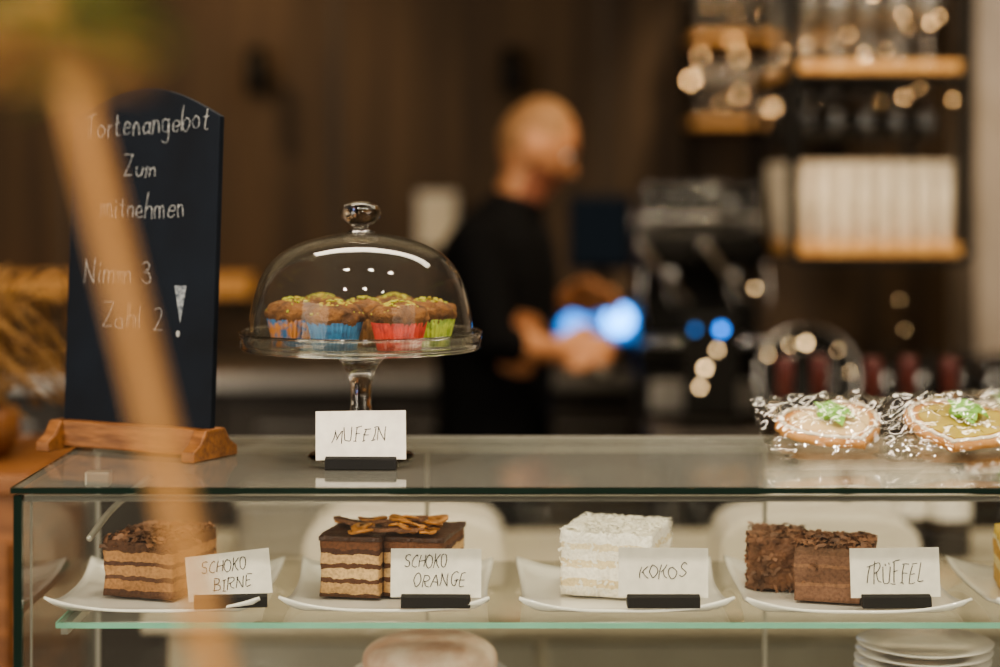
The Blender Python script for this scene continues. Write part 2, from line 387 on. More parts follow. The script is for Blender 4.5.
def flakes(n, w, d, h, size, seed, top=1., sides=1., zlo=0, curl=.4, tilt=1.2, flat=False):
    r=random.Random(seed); V=[];Fs=[]
    aT=w*d*top; aF=2*w*(h-zlo)*sides; aS=2*d*(h-zlo)*sides; tot=aT+aF+aS
    for _ in range(n):
        t=r.random()*tot; base=Matrix.Identity(3)
        if t<aT: c=Vector((r.uniform(-w/2,w/2),r.uniform(-d/2,d/2),h+r.uniform(0,size*.35)))
        elif t<aT+aF:
            c=Vector((r.uniform(-w/2,w/2),r.choice((-1,1))*(d/2+size*.1),r.uniform(zlo,h)))
            if flat: base=Matrix.Rotation(math.pi/2,3,'X')
        else:
            c=Vector((r.choice((-1,1))*(w/2+size*.1),r.uniform(-d/2,d/2),r.uniform(zlo,h)))
            if flat: base=Matrix.Rotation(math.pi/2,3,'Y')
        L=size*r.uniform(.5,1.2); W=L*r.uniform(.25,.6)
        R=base@Matrix.Rotation(r.uniform(0,6.28),3,'Z')@Matrix.Rotation(r.uniform(-tilt,tilt),3,'X')@Matrix.Rotation(r.uniform(-.8,.8)*tilt/1.2,3,'Y')
        s=len(V)
        for a,b,cc in ((-L/2,-W/2,0),(0,-W/2,curl*L/2),(L/2,-W/2,0),(L/2,W/2,0),(0,W/2,curl*L/2),(-L/2,W/2,0)):
            V.append(c+R@Vector((a,b,cc)))
        Fs+= [(s,s+1,s+4,s+5),(s+1,s+2,s+3,s+4)]
    return V,Fs
def solid(name,data,mat,parent,loc=(0,0,0),rot=(0,0,0),smooth=True): return mobj(name,data[0],data[1],mat,parent,smooth,loc,rot)
cz=pz+.0055
# A chocolate pear
e=empty('chocolate_pear_cake',(X(162,2.31),2.305,cz),-.30)
mA=layered('pear_layers',[(0,'#5a3a28'),(.13,'#a87a50'),(.30,'#5e3d2a'),(.38,'#b0845a'),(.56,'#573625'),(.64,'#ab7e54'),(.82,'#54341f')],.064,.004)
solid('sponge',block(.088,.115,.064,.003,seed=1),mA,e)
solid('topping',flakes(420,.088,.115,.064,.013,1,1,.10,.05),M['shave'],e)
# B chocolate orange
e=empty('chocolate_orange_cake',(X(387,2.31),2.305,cz),-.16)
mB=layered('orange_layers',[(0,'#5e3c28'),(.06,'#cfa878'),(.24,'#5e3a26'),(.32,'#dbb98c'),(.50,'#5e3a26'),(.58,'#d2ac7e'),(.76,'#4f2e1e'),(.84,'#70462c')],.066,.005)
solid('slice',block(.070,.115,.066,.002,seed=2),mB,e,(-.031,0,0))
solid('slice_2',block(.070,.115,.065,.002,seed=3),mB,e,(.043,.012,0),(0,0,-.04))
g=block(.074,.118,.005,.0015,(16,16,4),5); solid('glaze',g,M['choc'],e,(-.031,0,.065)); g=block(.074,.118,.005,.0015,(16,16,4),6); solid('glaze_2',g,M['choc'],e,(.043,.012,.064),(0,0,-.04))
r=random.Random(3)
for i in range(18):
    x=-.060+r.random()*.135; y=-.054+r.random()*.09; R=.012+.006*r.random()
    vs,fs=lathe_data([(R*.25,0),(R,.0),(R*1.04,.0015),(R,.003),(R*.25,.002)],14); vs=[Vector((v[0],v[1]*.7,v[2]+.002*math.sin(v[0]*150+i))) for v in vs]
    mobj('orange_slice_%d'%i,vs,fs,M['orange'],e,True,(x,y,.072+.0015*i/3),(r.uniform(-.1,.35),r.uniform(-.25,.25),r.uniform(0,3)))
for i in range(9):
    x=-.055+r.random()*.12; y=-.05+r.random()*.09
    solid('choc_piece_%d'%i,block(.034,.009,.004,.001,(6,3,3),i+20),M['choc2'],e,(x,y,.076),(0,r.uniform(-.2,.2),r.uniform(-.8,.8)))
# C coconut
e=empty('coconut_cake',(X(617,2.31),2.31,cz),-.30)
mC=layered('coconut_layers',[(0,'#fbf4e4'),(.14,'#e8d5ae'),(.26,'#fffaf0'),(.44,'#ead8b4'),(.56,'#fffaf0'),(.72,'#efe0c0'),(.82,'#fffcf5')],.074,.005,.88)
solid('block',block(.108,.115,.074,.004,seed=8),mC,e)
solid('coconut_flakes',flakes(2300,.108,.115,.075,.0055,4,1.8,.35,.003,.12,.35,True),M['coconut'],e)
# D truffle: two pieces
e=empty('truffle_cake',(X(815,2.31),2.30,cz),-.28)
mD=layered('truffle_layers',[(0,'#7c5945'),(.28,'#90694f'),(.34,'#7a5743'),(.62,'#90694f'),(.68,'#7c5945'),(.85,'#70503c')],.062)
solid('slice',block(.085,.085,.062,.002,seed=11),mD,e,(.026,-.028,0))
solid('slice_2',block(.06,.09,.060,.0035,seed=12),M['choc2'],e,(-.052,.028,0),(0,0,.1))
solid('shavings',flakes(420,.088,.088,.062,.011,6,1.6,.04,.02),M['shave'],e,(.026,-.028,0))
solid('shavings_2',flakes(520,.064,.092,.060,.010,7,1,.8,.0,.3,.7,True),M['shave'],e,(-.052,.028,0),(0,0,.1))
# E lemon cake at far right
e=empty('lemon_cake',(X(1035,2.31),2.31,cz),-.15)
mE=layered('lemon_layers',[(0,'#d9b060'),(.3,'#f0e0a8'),(.5,'#d8a850'),(.75,'#f1e6bc'),(.85,'#e8c860')],.065)
solid('block',block(.085,.11,.065,.002,seed=15),mE,e)

# ------------------------------------------------------------ name cards
def name_card(x,y,z,w,h,lines,rz=0,roll=0,hw=.082):
    e=empty('name_card',(x,y,z),rz)
    vs=[(-hw/2,-.011,0),(hw/2,-.011,0),(hw/2,.011,0),(-hw/2,.011,0),(-hw/2,-.008,.012),(hw/2,-.008,.012),(hw/2,.004,.016),(-hw/2,.004,.016)]
    fs=[(0,3,2,1),(4,5,6,7),(0,1,5,4),(1,2,6,5),(2,3,7,6),(3,0,4,7)]
    o=mobj('holder',vs,fs,M['black'],e); b=o.modifiers.new('b','BEVEL'); b.width=.001; b.segments=2
    c=empty('card_pivot',(0,-.001,.0125),0,-.12); c.parent=e; c.rotation_euler=(-.12,roll,0)
    box('card',(0,0,h/2-.002),(w,.0008,h),M['card'],c)
    for k,(t,x0,z0,hh,ww) in enumerate(lines):
        write('lettering_%d'%k,t,x0,z0,hh,.00045,M['ink'],c,ww,y=-.0008,rise=.03,jit=.10,wob=.06)
    return e
name_card(X(361,2.235),2.235,CT+.0005,.104,.056,[('MUFFIN',-.034,.018,.015,.062)],-.02,-.015)
nz=SH+.0095
name_card(X(231,2.19),2.187,nz,.094,.050,[('SCHOKO',-.030,.027,.013,.050),('BIRNE',-.018,.007,.013,.042)],.14,-.09)
name_card(X(436,2.19),2.187,nz,.102,.054,[('SCHOKO',-.036,.031,.014,.048),('ORANGE',-.026,.009,.014,.058)],-.02,.0,.078)
name_card(X(663,2.19),2.187,nz,.101,.055,[('KOKOS',-.026,.019,.014,.050)],0,.01)
name_card(X(895,2.19),2.187,nz,.101,.055,[('TR\u00dcFFEL',-.036,.014,.021,.068)],.02,-.01,.078)

# ------------------------------------------------------------ lower shelf crockery
e=empty('dinner_plate_stack',(X(920,2.4),2.38,.8605))
for i in range(13):
    lathe('plate_%d'%i,[(.045,0),(.05,.001),(.082,.010),(.083,.012),(.05,.004),(.0001,.003)],M['white'],e,(random.uniform(-.002,.002),0,i*.0105),40)
e=empty('gateau_on_stand',(X(430,2.40),2.40,.8605))
lathe('cake_stand',[(.05,0),(.05,.004),(.012,.012),(.012,.08),(.05,.088),(.095,.09),(.097,.096),(.0001,.094)],M['white'],e)
prf=catmull([(.080,.096,0),(.083,.104,0),(.080,.122,0),(.055,.136,0),(.0001,.140,0)],4)
lathe('gateau',[(max(p.x,.0001),p.y) for p in prf],pbr('pink_cream','#cdaa96',.6,c2='#e6d6c8',scale=25),e)
square_plate(.22,(X(170,2.3),2.32,.8605))

# ------------------------------------------------------------ cake stand with dome
SXc,SYc=X(361,2.33),2.33
st=empty('glass_cake_stand',(SXc,SYc,CT+.0005))
lathe('foot',[(.0001,0),(.063,0),(.064,.003),(.060,.006),(.040,.010),(.020,.020),(.012,.032),(.011,.045),(.014,.055),(.012,.065),(.013,.085),(.016,.10),(.022,.112),(.032,.122),(.038,.128),(.0001,.128)],M['solid'],st,seg=64)
lathe('plate',[(.0001,.1295),(.139,.131),(.1435,.134),(.1445,.150),(.1425,.151),(.139,.137),(.130,.1345),(.0001,.1335)],M['dome'],st,seg=96)
def torus(name,R,r,mat,parent,loc,seg=96,rot=(0,0,0)):
    vs=[];fs=[]
    for i in range(seg):
        a=2*math.pi*i/seg
        for k in range(10):
            b=2*math.pi*k/10; vs.append(((R+r*math.cos(b))*math.cos(a),(R+r*math.cos(b))*math.sin(a),r*math.sin(b)))
    for i in range(seg):
        for k in range(10): fs.append((i*10+k,((i+1)%seg)*10+k,((i+1)%seg)*10+(k+1)%10,i*10+(k+1)%10))
    return mobj(name,vs,fs,mat,parent,True,loc,rot)
torus('rim_lip',.1440,.0018,M['solid'],st,(0,0,.1505))
torus('rim_base',.1410,.0022,M['solid'],st,(0,0,.1325))
dm=[(.1345,.136),(.1340,.150),(.1325,.170),(.127,.196),(.117,.222),(.099,.243),(.072,.2575),(.042,.266),(.016,.270)]
P=catmull([(a,b,0) for a,b in dm],4)
lathe('dome',[(p.x,p.y) for p in P],M['dome'],st,seg=128,cap=False)
torus('dome_lip',.1345,.0014,M['solid'],st,(0,0,.1365))
lathe('knob',[(.0001,.267),(.016,.268),(.017,.271),(.009,.274),(.009,.277),(.017,.281),(.0235,.288),(.0245,.295),(.020,.302),(.010,.306),(.0001,.307)],M['solid'],st,seg=48)
# muffins
def muffin(x,y,z,c1,c2,seed):
    e=empty('muffin',(x,y,z),seed*.7); S=1.1
    mt=pbr('muffin_paper_%d'%seed,c1,.6,c2=c2,scale=60,contrast=(.44,.56))
    lathe('paper_cup',[(q*S,w*.95) for q,w in [(.0225,0),(.0240,.010),(.0265,.022),(.0290,.034),(.0285,.0345),(.026,.022)]],mt,e,seg=144,wav=lambda i,a:.03*math.cos(36*a))
    prof=[(.0265,.028),(.0300,.034),(.0315,.039),(.0290,.046),(.021,.0515),(.010,.054),(.0001,.055)]
    vs,fs=lathe_data([(p.x*S,p.y) for p in catmull([(a,b,0) for a,b in prof],4)],48)
    vs=[Vector(v) for v in vs]; vs=[v+noise.noise_vector(v*110+Vector((seed*5,0,0)))*.0035 for v in vs]
    mobj('crumb_top',vs,fs,M['muffintop'],e,True)
    r=random.Random(seed); V=[];Fs=[]
    for _ in range(85):
        a=r.uniform(0,6.28); q=.0315*math.sqrt(r.random()); zz=.0575-.016*(q/.032)**2
        d=ellipsoid((q*math.cos(a),q*math.sin(a),zz),(.0034,.0018,.0017),Matrix.Rotation(r.uniform(0,3),3,'Z'),6,4)
        s=len(V); V+=d[0]; Fs+=[tuple(i+s for i in f) for f in d[1]]
    mobj('pistachio_sprinkle',V,Fs,M['pist'],e)
mz=CT+.0005+.1345+.0003
for k,(px,d,c1,c2) in enumerate([(335,2.262,'#2a6f9e','#1d5580'),(294,2.325,'#b5763a','#2a5f90'),(399,2.255,'#c8402f','#a02c22'),(428,2.325,'#b0bf50','#7f993c'),(364,2.335,'#a87843','#7a5230'),(322,2.400,'#2f6c96','#235780'),(394,2.405,'#b3bf55','#8aa045')]):
    muffin(X(px,d),d,mz,c1,c2,k+1)

# ------------------------------------------------------------ chalkboard
cb=empty('menu_chalkboard',(X(137,2.37),2.37,CT+.0005),math.radians(-27))
W=.222
pts=[(-W/2,.025),(W/2,.025),(W/2,.410)]
for i in range(1,12):
    t=i/12; u=W/2-W*t; pts.append((u,.410+.036*math.sin(math.pi*t)))
pts.append((-W/2,.410)); n=len(pts); th=.010
vs=[(u,-th/2,v) for u,v in pts]+[(u,th/2,v) for u,v in pts]
fs=[tuple(range(n)),tuple(range(2*n-1,n-1,-1))]+[(i,n+i,n+(i+1)%n,(i+1)%n) for i in range(n)]
lean=empty('board_lean',(0,0,0)); lean.parent=cb; lean.rotation_euler=(math.radians(-3),0,0)
o=mobj('slate',vs,fs,M['slate'],lean); b=o.modifiers.new('b','BEVEL'); b.width=.0015; b.segments=2
yy=-th/2-.0004
write('line_1','Tortenangebot',-.092,.385,.030,.0006,M['chalk'],lean,.186,y=yy,rise=.05,slant=.05,jit=.05)
write('line_2','Zum',-.030,.337,.025,.0006,M['chalk'],lean,.048,y=yy,slant=.05,jit=.05)
write('line_3','mitnehmen',-.062,.287,.030,.0006,M['chalk'],lean,.125,y=yy,slant=.05,jit=.05)
write('line_4','Nimm 3',-.085,.207,.028,.0006,M['chalk'],lean,.100,y=yy,slant=.05,jit=.05)
write('line_5','Zahl 2',-.055,.152,.028,.0006,M['chalk'],lean,.090,y=yy,slant=.05,jit=.05)
mobj('exclamation_wedge',[(.052,yy,.205),(.070,yy,.205),(.062,yy,.160)],[(0,1,2)],pbr('chalk_fill','#9aa0a4',.9,c2='#4a525c',scale=200),lean)
mobj('exclamation_dot',[(.0595+.003*math.cos(a*.785),yy,.147+.004*math.sin(a*.785)) for a in range(8)],[tuple(range(8))],M['chalk'],lean)
def prism(name,prof,x0,x1,mat,parent):
    k=len(prof); vs=[(x0,a,b) for a,b in prof]+[(x1,a,b) for a,b in prof]
    fs=[tuple(range(k)),tuple(range(2*k-1,k-1,-1))]+[(i,k+i,k+(i+1)%k,(i+1)%k) for i in range(k)]
    o=mobj(name,vs,fs,mat,parent); b=o.modifiers.new('b','BEVEL'); b.width=.002; b.segments=2; return o
prism('base_bar',[(-.016,.004),(.016,.004),(.016,.036),(-.016,.036)],-.112,.105,M['basewood'],cb)
fp=[(-.045,0),(.045,0),(.045,.012),(.030,.020),(.019,.036),(-.019,.036),(-.030,.020),(-.045,.012)]
prism('foot_left',fp,-.120,-.101,M['basewood'],cb); prism('foot_right',fp,.098,.117,M['basewood'],cb)

# ------------------------------------------------------------ bagged cookies
def bagged_cookie(x,y,z,tilt,rz,R,face,seed,lift,hrot=.3):
    e=empty('bagged_heart_cookie',(x,y,z),rz)
    c=empty('pivot',(0,0,lift)); c.parent=e; c.rotation_euler=(tilt,0,0)
    h_=empty('cookie_pivot',(0,0,0)); h_.parent=c; h_.rotation_euler=(0,0,hrot)
    NN=120
    def heart(sc,amp,ph=24):
        out=[]
        for i in range(NN):
            t=2*math.pi*i/NN
            hx=.96*math.sin(t)**3*1.05; hy=(13*math.cos(t)-5*math.cos(2*t)-2*math.cos(3*t)-math.cos(4*t))/15.5+.08
            l=math.hypot(hx,hy); bl=.45; hx,hy=hx*(1-bl)+bl*hx/l*.95,hy*(1-bl)+bl*hy/l*.95
            k=1+amp*abs(math.sin(ph/2*t)); out.append((R*sc*hx*k*1.1,R*sc*hy*k))
        return out
    def slab(name,sc,amp,z0,z1,mat):
        o_=heart(sc,amp); vs=[(a,b,z0) for a,b in o_]+[(a,b,(z0+z1)/2) for a,b in o_]+[(a*.97,b*.97,z1) for a,b in o_]+[(0,0,z1)]
        fs=[tuple(range(NN))[::-1]]
        for L_ in (0,NN):
            fs+=[(L_+i,L_+(i+1)%NN,L_+NN+(i+1)%NN,L_+NN+i) for i in range(NN)]
        fs+=[(2*NN+i,2*NN+(i+1)%NN,3*NN) for i in range(NN)]
        return mobj(name,vs,fs,mat,h_,True)
    slab('biscuit',1.0,.04,0,.010,M['cookie'])
    slab('icing_panel',.78,.0,.0098,.0115,face)
    cu=[(a,b,.0115) for a,b in heart(.90,.05,32)]; cu.append(cu[0])
    tube('piped_border',cu,.0022,M['icing'],h_,8,0)
    for k in range(4):
        a=k*.95-1.2-hrot; V=[];L=.034
        for s in range(9):
            t=s/8; w=.012*math.sin(math.pi*t)**.8
            for q in (-1,0,1): V.append((L*t,q*w,.013+.010*math.sin(math.pi*t)+(.003 if q else 0)))
        Fq=[(s*3+q,s*3+q+1,s*3+q+4,s*3+q+3) for s in range(8) for q in (0,1)]
        mobj('marzipan_leaf_%d'%k,V,Fq,M['leafg'],h_,True,(-.005,.01,0),(0,0,a))
    mobj('marzipan_bud',*ellipsoid((-.008,.01,.018),(.010,.010,.007)),M['leafg'],h_,True)
    n=40; V=[];Fs=[]; bw,bd=R*2.9,R*2.5
    for side in (0,1):
        for j in range(n+1):
            for i in range(n+1):
                u=2*i/n-1; v=2*j/n-1; env=max(0,(1-abs(u)**3)*(1-abs(v)**3))
                q=Vector((u*3.4+seed,v*3.4,side*3)); nz_=noise.noise(q)*.006+abs(noise.noise(q*1.5))*.016
                if side: hh=.004+env*.022+nz_*(.7+.3*env)
                else: hh=-.003-env*.003
                V.append((u*bw/2*(1+.04*noise.noise(q*.8)),v*bd/2,hh))
        s=side*(n+1)**2
        for j in range(n):
            for i in range(n):
                a=s+j*(n+1)+i; Fs.append((a,a+1,a+n+2,a+n+1))
    mobj('cellophane_bag',V,Fs,M['foil'],c,True)
    V=[];Fs=[]
    for i in range(13):
        t=i/12
        for k in range(24):
            a=2*math.pi*k/24; w=.012+.026*t*t; V.append((bw*.48+.040*t,w*math.cos(a)*(1+.2*math.sin(5*a+i)),.008+.22*w*math.sin(a)*(1+.3*math.cos(7*a))))
    for i in range(12):
        for k in range(24): Fs.append((i*24+k,i*24+(k+1)%24,(i+1)*24+(k+1)%24,(i+1)*24+k))
    mobj('bag_neck',V,Fs,M['foil'],c,True)
cream=pbr('cream_face','#e6cda2',.6,c2='#d8b888',scale=30)
gold=pbr('green_gold_face','#c3b04e',.6,c2='#a69242',scale=30)
bagged_cookie(X(832,2.36),2.345,CT+.001,.30,.05,.062,cream,1,.031,.4)
bagged_cookie(X(958,2.34),2.32,CT+.001,.32,-.1,.066,gold,5,.034,-.3)
bagged_cookie(X(1020,2.47),2.50,CT+.001,.25,.2,.055,cream,9,.026,.4)

# ------------------------------------------------------------ staff prep counter + things
PT=.9005
pc=empty('prep_counter')
box('worktop',(.55,3.35,.885),(2.2,.75,.03),M['prep'],pc,.004)
box('carcass',(.55,3.38,.435),(2.14,.66,.87),M['prep'],pc)
for i in range(4): box('door_%d'%i,(-.2+i*.53,3.045,.45),(.51,.015,.78),M['alu'],pc,.004)
for px in (405,818):
    e=empty('chair_reflection_shape',(X(px,3.2),3.25,PT))  # added white shape standing in for chairs reflected in the front glass
    k=16; pts2=[]
    for i in range(k+1):
        t=math.pi*i/k; cx_=math.cos(t); sx_=math.sin(t)
        pts2.append((.165*math.copysign(abs(cx_)**.45,cx_),.035+.085*max(sx_,0)**.6))
    pts2=[(.165,0)]+pts2+[(-.165,0)]; m=len(pts2)
    vs=[(a,-.09,b) for a,b in pts2]+[(a,.09,b) for a,b in pts2]
    fs=[tuple(range(m)),tuple(range(2*m-1,m-1,-1))]+[(i,m+i,m+(i+1)%m,(i+1)%m) for i in range(m)]
    o=mobj('shell',vs,fs,M['offwhite'],e); b=o.modifiers.new('b','BEVEL'); b.width=.008; b.segments=3
    tube('handle',[(-.03,-.095,.04),(-.02,-.11,.045),(.02,-.11,.045),(.03,-.095,.04)],.004,M['chrome'],e)
for k,px in enumerate((785,822,873,912,950)):
    e=empty('wine_bottle',(X(px,3.45),3.45+.03*(k%2),PT)); e.scale=(1,1,1.14)
    lathe('glass_body',[(.0001,0),(.035,0),(.037,.006),(.037,.175),(.033,.20),(.016,.225),(.014,.24),(.014,.285),(.0001,.286)],M['bottle'],e,seg=28)
    lathe('capsule',[(.0155,.245),(.0158,.29),(.016,.306),(.013,.309),(.0001,.309)],M['cap'],e,seg=24)
    lathe('label',[(.0375,.06),(.0375,.14)],M['card'],e,seg=28,cap=False)
e=empty('storage_box',(X(310,3.4),3.5,PT))
box('tub',(0,0,.05),(.26,.2,.10),M['steel'],e,.01); box('lid',(0,0,.106),(.27,.21,.012),M['alu'],e,.004)
# side cabinet left w/ dried plant
e=empty('wooden_sideboard',(-1.02,3.1,0))
box('body',(0,0,.58),(.62,.45,1.04),M['warmwood'],e,.006); box('top',(0,0,1.115),(.66,.48,.03),M['warmwood'],e,.005)
for k in (-1,1): 
    box('door_%d'%k,(k*.152,-.23,.58),(.29,.015,.9),M['warmwood'],e,.004); tube('pull_%d'%k,[(k*.03,-.25,.62),(k*.03,-.25,.72)],.005,M['blackmetal'],e)
for sx in (-.27,.27):
    for sy in (-.18,.18): box('leg',(sx,sy,.03),(.04,.04,.06),M['warmwood'],e)
e=empty('dried_grass_in_basket',(-.83,3.05,1.1305))
lathe('basket',[(.0001,0),(.055,0),(.075,.04),(.072,.08),(.066,.08),(.068,.04),(.0001,.01)],M['warmwood'],e,seg=60,wav=lambda i,a:.03*math.sin(20*a))
parts=[]; r=random.Random(11)
for i in range(200):
    a=r.uniform(0,6.28); s=r.uniform(.03,.14); h=r.uniform(.06,.24)
    P=catmull([(0.02*math.cos(a),.02*math.sin(a),.04),(s*.5*math.cos(a),s*.5*math.sin(a),.06+h*.8),(s*math.cos(a),s*math.sin(a),.06+h),(s*1.3*math.cos(a+.5),s*1.3*math.sin(a+.5),.02+h*.75)],4)
    parts.append(tube_data(P,[.0018]*len(P),5))
V,Fs=merge(parts); mobj('grass_blades',V,Fs,M['straw'],e,True)

# ------------------------------------------------------------ back bar along wall
bb=empty('back_bar_counter')
box('worktop',(-.75,5.6,1.03),(3.3,.7,.04),M['steel'],bb,.004)
box('carcass',(-.75,5.65,.5),(3.3,.6,1.0),M['cab'],bb)
for i in range(8): box('drawer_%d'%i,(-2.2+i*.41,5.335,.78),(.39,.02,.38),M['cab'],bb,.004); box('handle_%d'%i,(-2.2+i*.41,5.315,.90),(.2,.012,.012),M['steel'],bb)
e=empty('wall_ledge',(-1.2,5.93,1.26)); box('board',(0,0,0),(.9,.14,.06),M['stick'],e,.004)
for i in range(3): box('bracket_%d'%i,(-.4+i*.4,.03,-.06),(.02,.06,.06),M['blackmetal'],e)
e=empty('notice_frame',(X(437,5.95),5.93,Z(220,5.95))); box('frame',(0,.02,0),(.12,.02,.17),M['alu'],e,.003); box('sheet',(0,.008,0),(.10,.004,.15),M['prep'],e)
for px in (257,512):
    e=empty('wall_lamp',(X(px,5.9),5.93,Z(72,5.9)))
    lathe('shade',[(.028,-.07),(.03,-.068),(.03,.07),(.026,.07)],M['black'],e,(0,-.06,0),24,cap=False); box('arm',(0,-.01,0),(.02,.08,.02),M['black'],e); box('rose',(0,.02,0),(.06,.03,.06),M['black'],e,.004)
# work bar at right with espresso machine
wbk=empty('espresso_bar')
box('worktop',(1.05,4.62,1.0),(1.44,.80,.04),M['cab'],wbk,.004); box('carcass',(1.07,4.65,.49),(1.38,.72,.98),M['cab'],wbk)
for i in range(3): box('panel_%d'%i,(.62+i*.45,4.28,.5),(.42,.02,.85),M['blackmetal'],wbk,.004)
e=empty('knock_drawer',(.47,4.62,1.0205)); box('body',(0,0,.055),(.29,.28,.11),M['blackmetal'],e,.006); box('front',(0,-.145,.055),(.25,.008,.07),M['steel'],e,.003)
em=empty('espresso_machine',(.47,4.62,1.131)); em.scale=(.66,.72,.74)
box('base',(0,0,.05),(.46,.40,.07),M['blackmetal'],em,.012)
for sx in (-.2,.2):
    for sy in (-.16,.16): lathe('foot',[(.02,0),(.018,.02)],M['black'],em,(sx,sy,0),16)
box('drip_tray',(0,-.13,.092),(.40,.16,.014),M['chrome'],em,.004)
for i in range(12): box('grate_%d'%i,(-.176+i*.032,-.13,.102),(.006,.15,.006),M['steel'],em)
box('body',(0,.09,.22),(.44,.20,.30),M['blackmetal'],em,.02)
box('head',(0,0,.375),(.46,.38,.11),M['blackmetal'],em,.03)
box('cup_tray',(0,.01,.436),(.44,.34,.012),M['chrome'],em,.004)
for y in (-.16,.18): tube('cup_rail_%d'%(y>0),[(-.22,y,.44),(-.22,y,.48),(.22,y,.48),(.22,y,.44)],.006,M['chrome'],em,sm=0)
for sx in (-.11,.11):
    lathe('group_head',[(.034,0),(.036,.02),(.036,.06),(.028,.07)],M['chrome'],em,(sx,-.10,.27),28)
    lathe('portafilter',[(.02,-.02),(.034,-.015),(.036,.0),(.0001,.0)],M['chrome'],em,(sx,-.10,.265),28)
    tube('handle',[(sx,-.13,.258),(sx,-.20,.25),(sx,-.27,.24)],[.010,.012,.014],M['black'],em)
    tube('spout',[(sx,-.10,.25),(sx,-.10,.225),(sx+.012,-.11,.205)],.006,M['chrome'],em)
    tube('brew_lever',[(sx+.05,-.20,.22),(sx-.03,-.23,.30),(sx-.12,-.26,.40)],[.014,.012,.016],M['chrome'],em)
for sx in (-.205,.205): tube('steam_wand',[(sx,-.16,.36),(sx*1.05,-.22,.33),(sx*1.08,-.23,.22),(sx*1.0,-.21,.14)],.006,M['chrome'],em)
for sx in (-.2,.2): lathe('steam_knob',[(.022,0),(.024,.01),(.02,.03),(.0001,.03)],M['black'],em,(sx,-.19,.385),20,(math.pi/2,0,0))
lathe('gauge',[(.018,0),(.018,.008),(.0001,.008)],M['steel'],em,(0,-.19,.385),28,(math.pi/2,0,0))
BL=emit('blue_led','#2f8bff',6); BL2=emit('blue_led_pale','#4aa0ff',6)
for i in range(6):
    for j in range(4):
        for k in range(3 if (i*3+j)%4 else 2):
            lathe('cup',[(.020,0),(.028,.02),(.033,.055),(.031,.055),(.018,.004),(.0001,.004)],M['bar_glass'] if (i+2*j+k)%5==0 else M['smoke_glass'],em,(-.18+i*.072,-.11+j*.08,.443+k*.045),16)
# round lit touch display of the till
ti=empty('touch_display',(.235,4.88,1.215),0.0)
box('screen_body',(0,0,0),(.21,.02,.13),M['black'],ti,.006); box('screen',(0,-.012,0),(.19,.003,.085),emit('screen_cyan','#2a78c8',1.0),ti)
lathe('glow_button',[(.036,0),(.036,.003),(.0001,.003)],BL2,ti,(.062,-.0135,.010),28,(math.pi/2,0,0))
lathe('glow_button_2',[(.038,0),(.038,.003),(.0001,.003)],emit('blue_soft','#3f9bff',1.9),ti,(-.045,-.0135,.0),28,(math.pi/2,0,0))
tube('arm',[(0.03,.012,-.03),(.13,.03,-.12),(.20,.04,-.178)],.010,M['black'],ti); lathe('stand_foot',[(.05,0),(.05,.01),(.02,.018)],M['black'],ti,(.20,.04,-.1945),28)
e=empty('till_monitor',(X(600,5.1),5.10,Z(232,5.1)),-.1)
box('housing',(0,.01,0),(.17,.03,.20),M['black'],e,.008); box('screen',(0,-.008,.0),(.15,.004,.175),emit('screen_dim','#5a646c',.08),e)
tube('pole',[(0,.03,-.08),(0,.06,-.22),(0,.28,-.359)],.014,M['black'],e)
box('pole_foot',(0,.38,-.3765),(.2,.16,.012),M['black'],e)
e=empty('led_indicator_panel',(X(712,4.25),4.262,Z(330,4.25)))
box('plate',(0,.012,-.08),(.12,.012,.22),M['blackmetal'],e,.004)
for k,(dx,c) in enumerate(((.022,BL),(-.036,emit('blue_led_small','#3f8fe8',1.6)))): lathe('lamp_%d'%k,[(.009 if k==0 else .006,0),(.007,.004),(.0001,.005)],c,e,(dx,.004,0),16,(math.pi/2,0,0))
box('foot',(0,.02,-.216),(.14,.05,.012),M['blackmetal'],e)
e=empty('round_tray',(X(808,4.3),4.31,1.0205)); e.rotation_euler=(math.radians(84),0,0)
lathe('disc',[(.0001,0),(.09,0),(.108,.010),(.110,.016),(.104,.014),(.08,.004),(.0001,.003)],M['blackmetal'],e,(0,.115,0))
torus('rim',.110,.005,M['chrome'],e,(0,.115,.015)); torus('inner_ring',.06,.003,M['chrome'],e,(0,.115,.006))
box('stand',(0,.004,.0),(.12,.008,.06),M['black'],e)

# ------------------------------------------------------------ bar racks with glassware
WARM=emit('warm_bulb','#ffcb8c',26)  # glow of the added beads that imitate reflected glints
rk=empty('hanging_glass_rack')
rx0,rx1,ry0,ry1=X(793,4.2),X(965,4.2),4.2,4.8
for x in (rx0,rx1):
    for y in (ry0,ry1): box('post',(x,y,2.2),(.022,.022,1.6),M['blackmetal'],rk)
zs=[1.42,1.815,2.12]
for z in zs:
    box('shelf',((rx0+rx1)/2,4.5,z),(rx1-rx0,.62,.024),M['stick'],rk,.003)
    for y in (ry0,ry1): box('rail',((rx0+rx1)/2,y,z-.02),(rx1-rx0,.018,.018),M['blackmetal'],rk)
def tumbler(h,r): return lathe_data([(.0001,0),(r*.8,0),(r*.85,.004),(r,h),(r*.95,h),(r*.74,.010),(.0001,.008)],16)
def wineglass(h,r): return lathe_data([(.0001,0),(r*.9,.0),(r*.85,.004),(.005,.010),(.004,h*.45),(r*.7,h*.55),(r,h*.72),(r*.75,h),(r*.72,h),(r*.95,h*.72),(.0001,h*.5)],16)
def hungglass(h,r):
    v,f=wineglass(h,r); return [(a,b,h-c) for a,b,c in v],f
frost=pbr('frosted_glass','#d6c8b2',.3,scale=20)
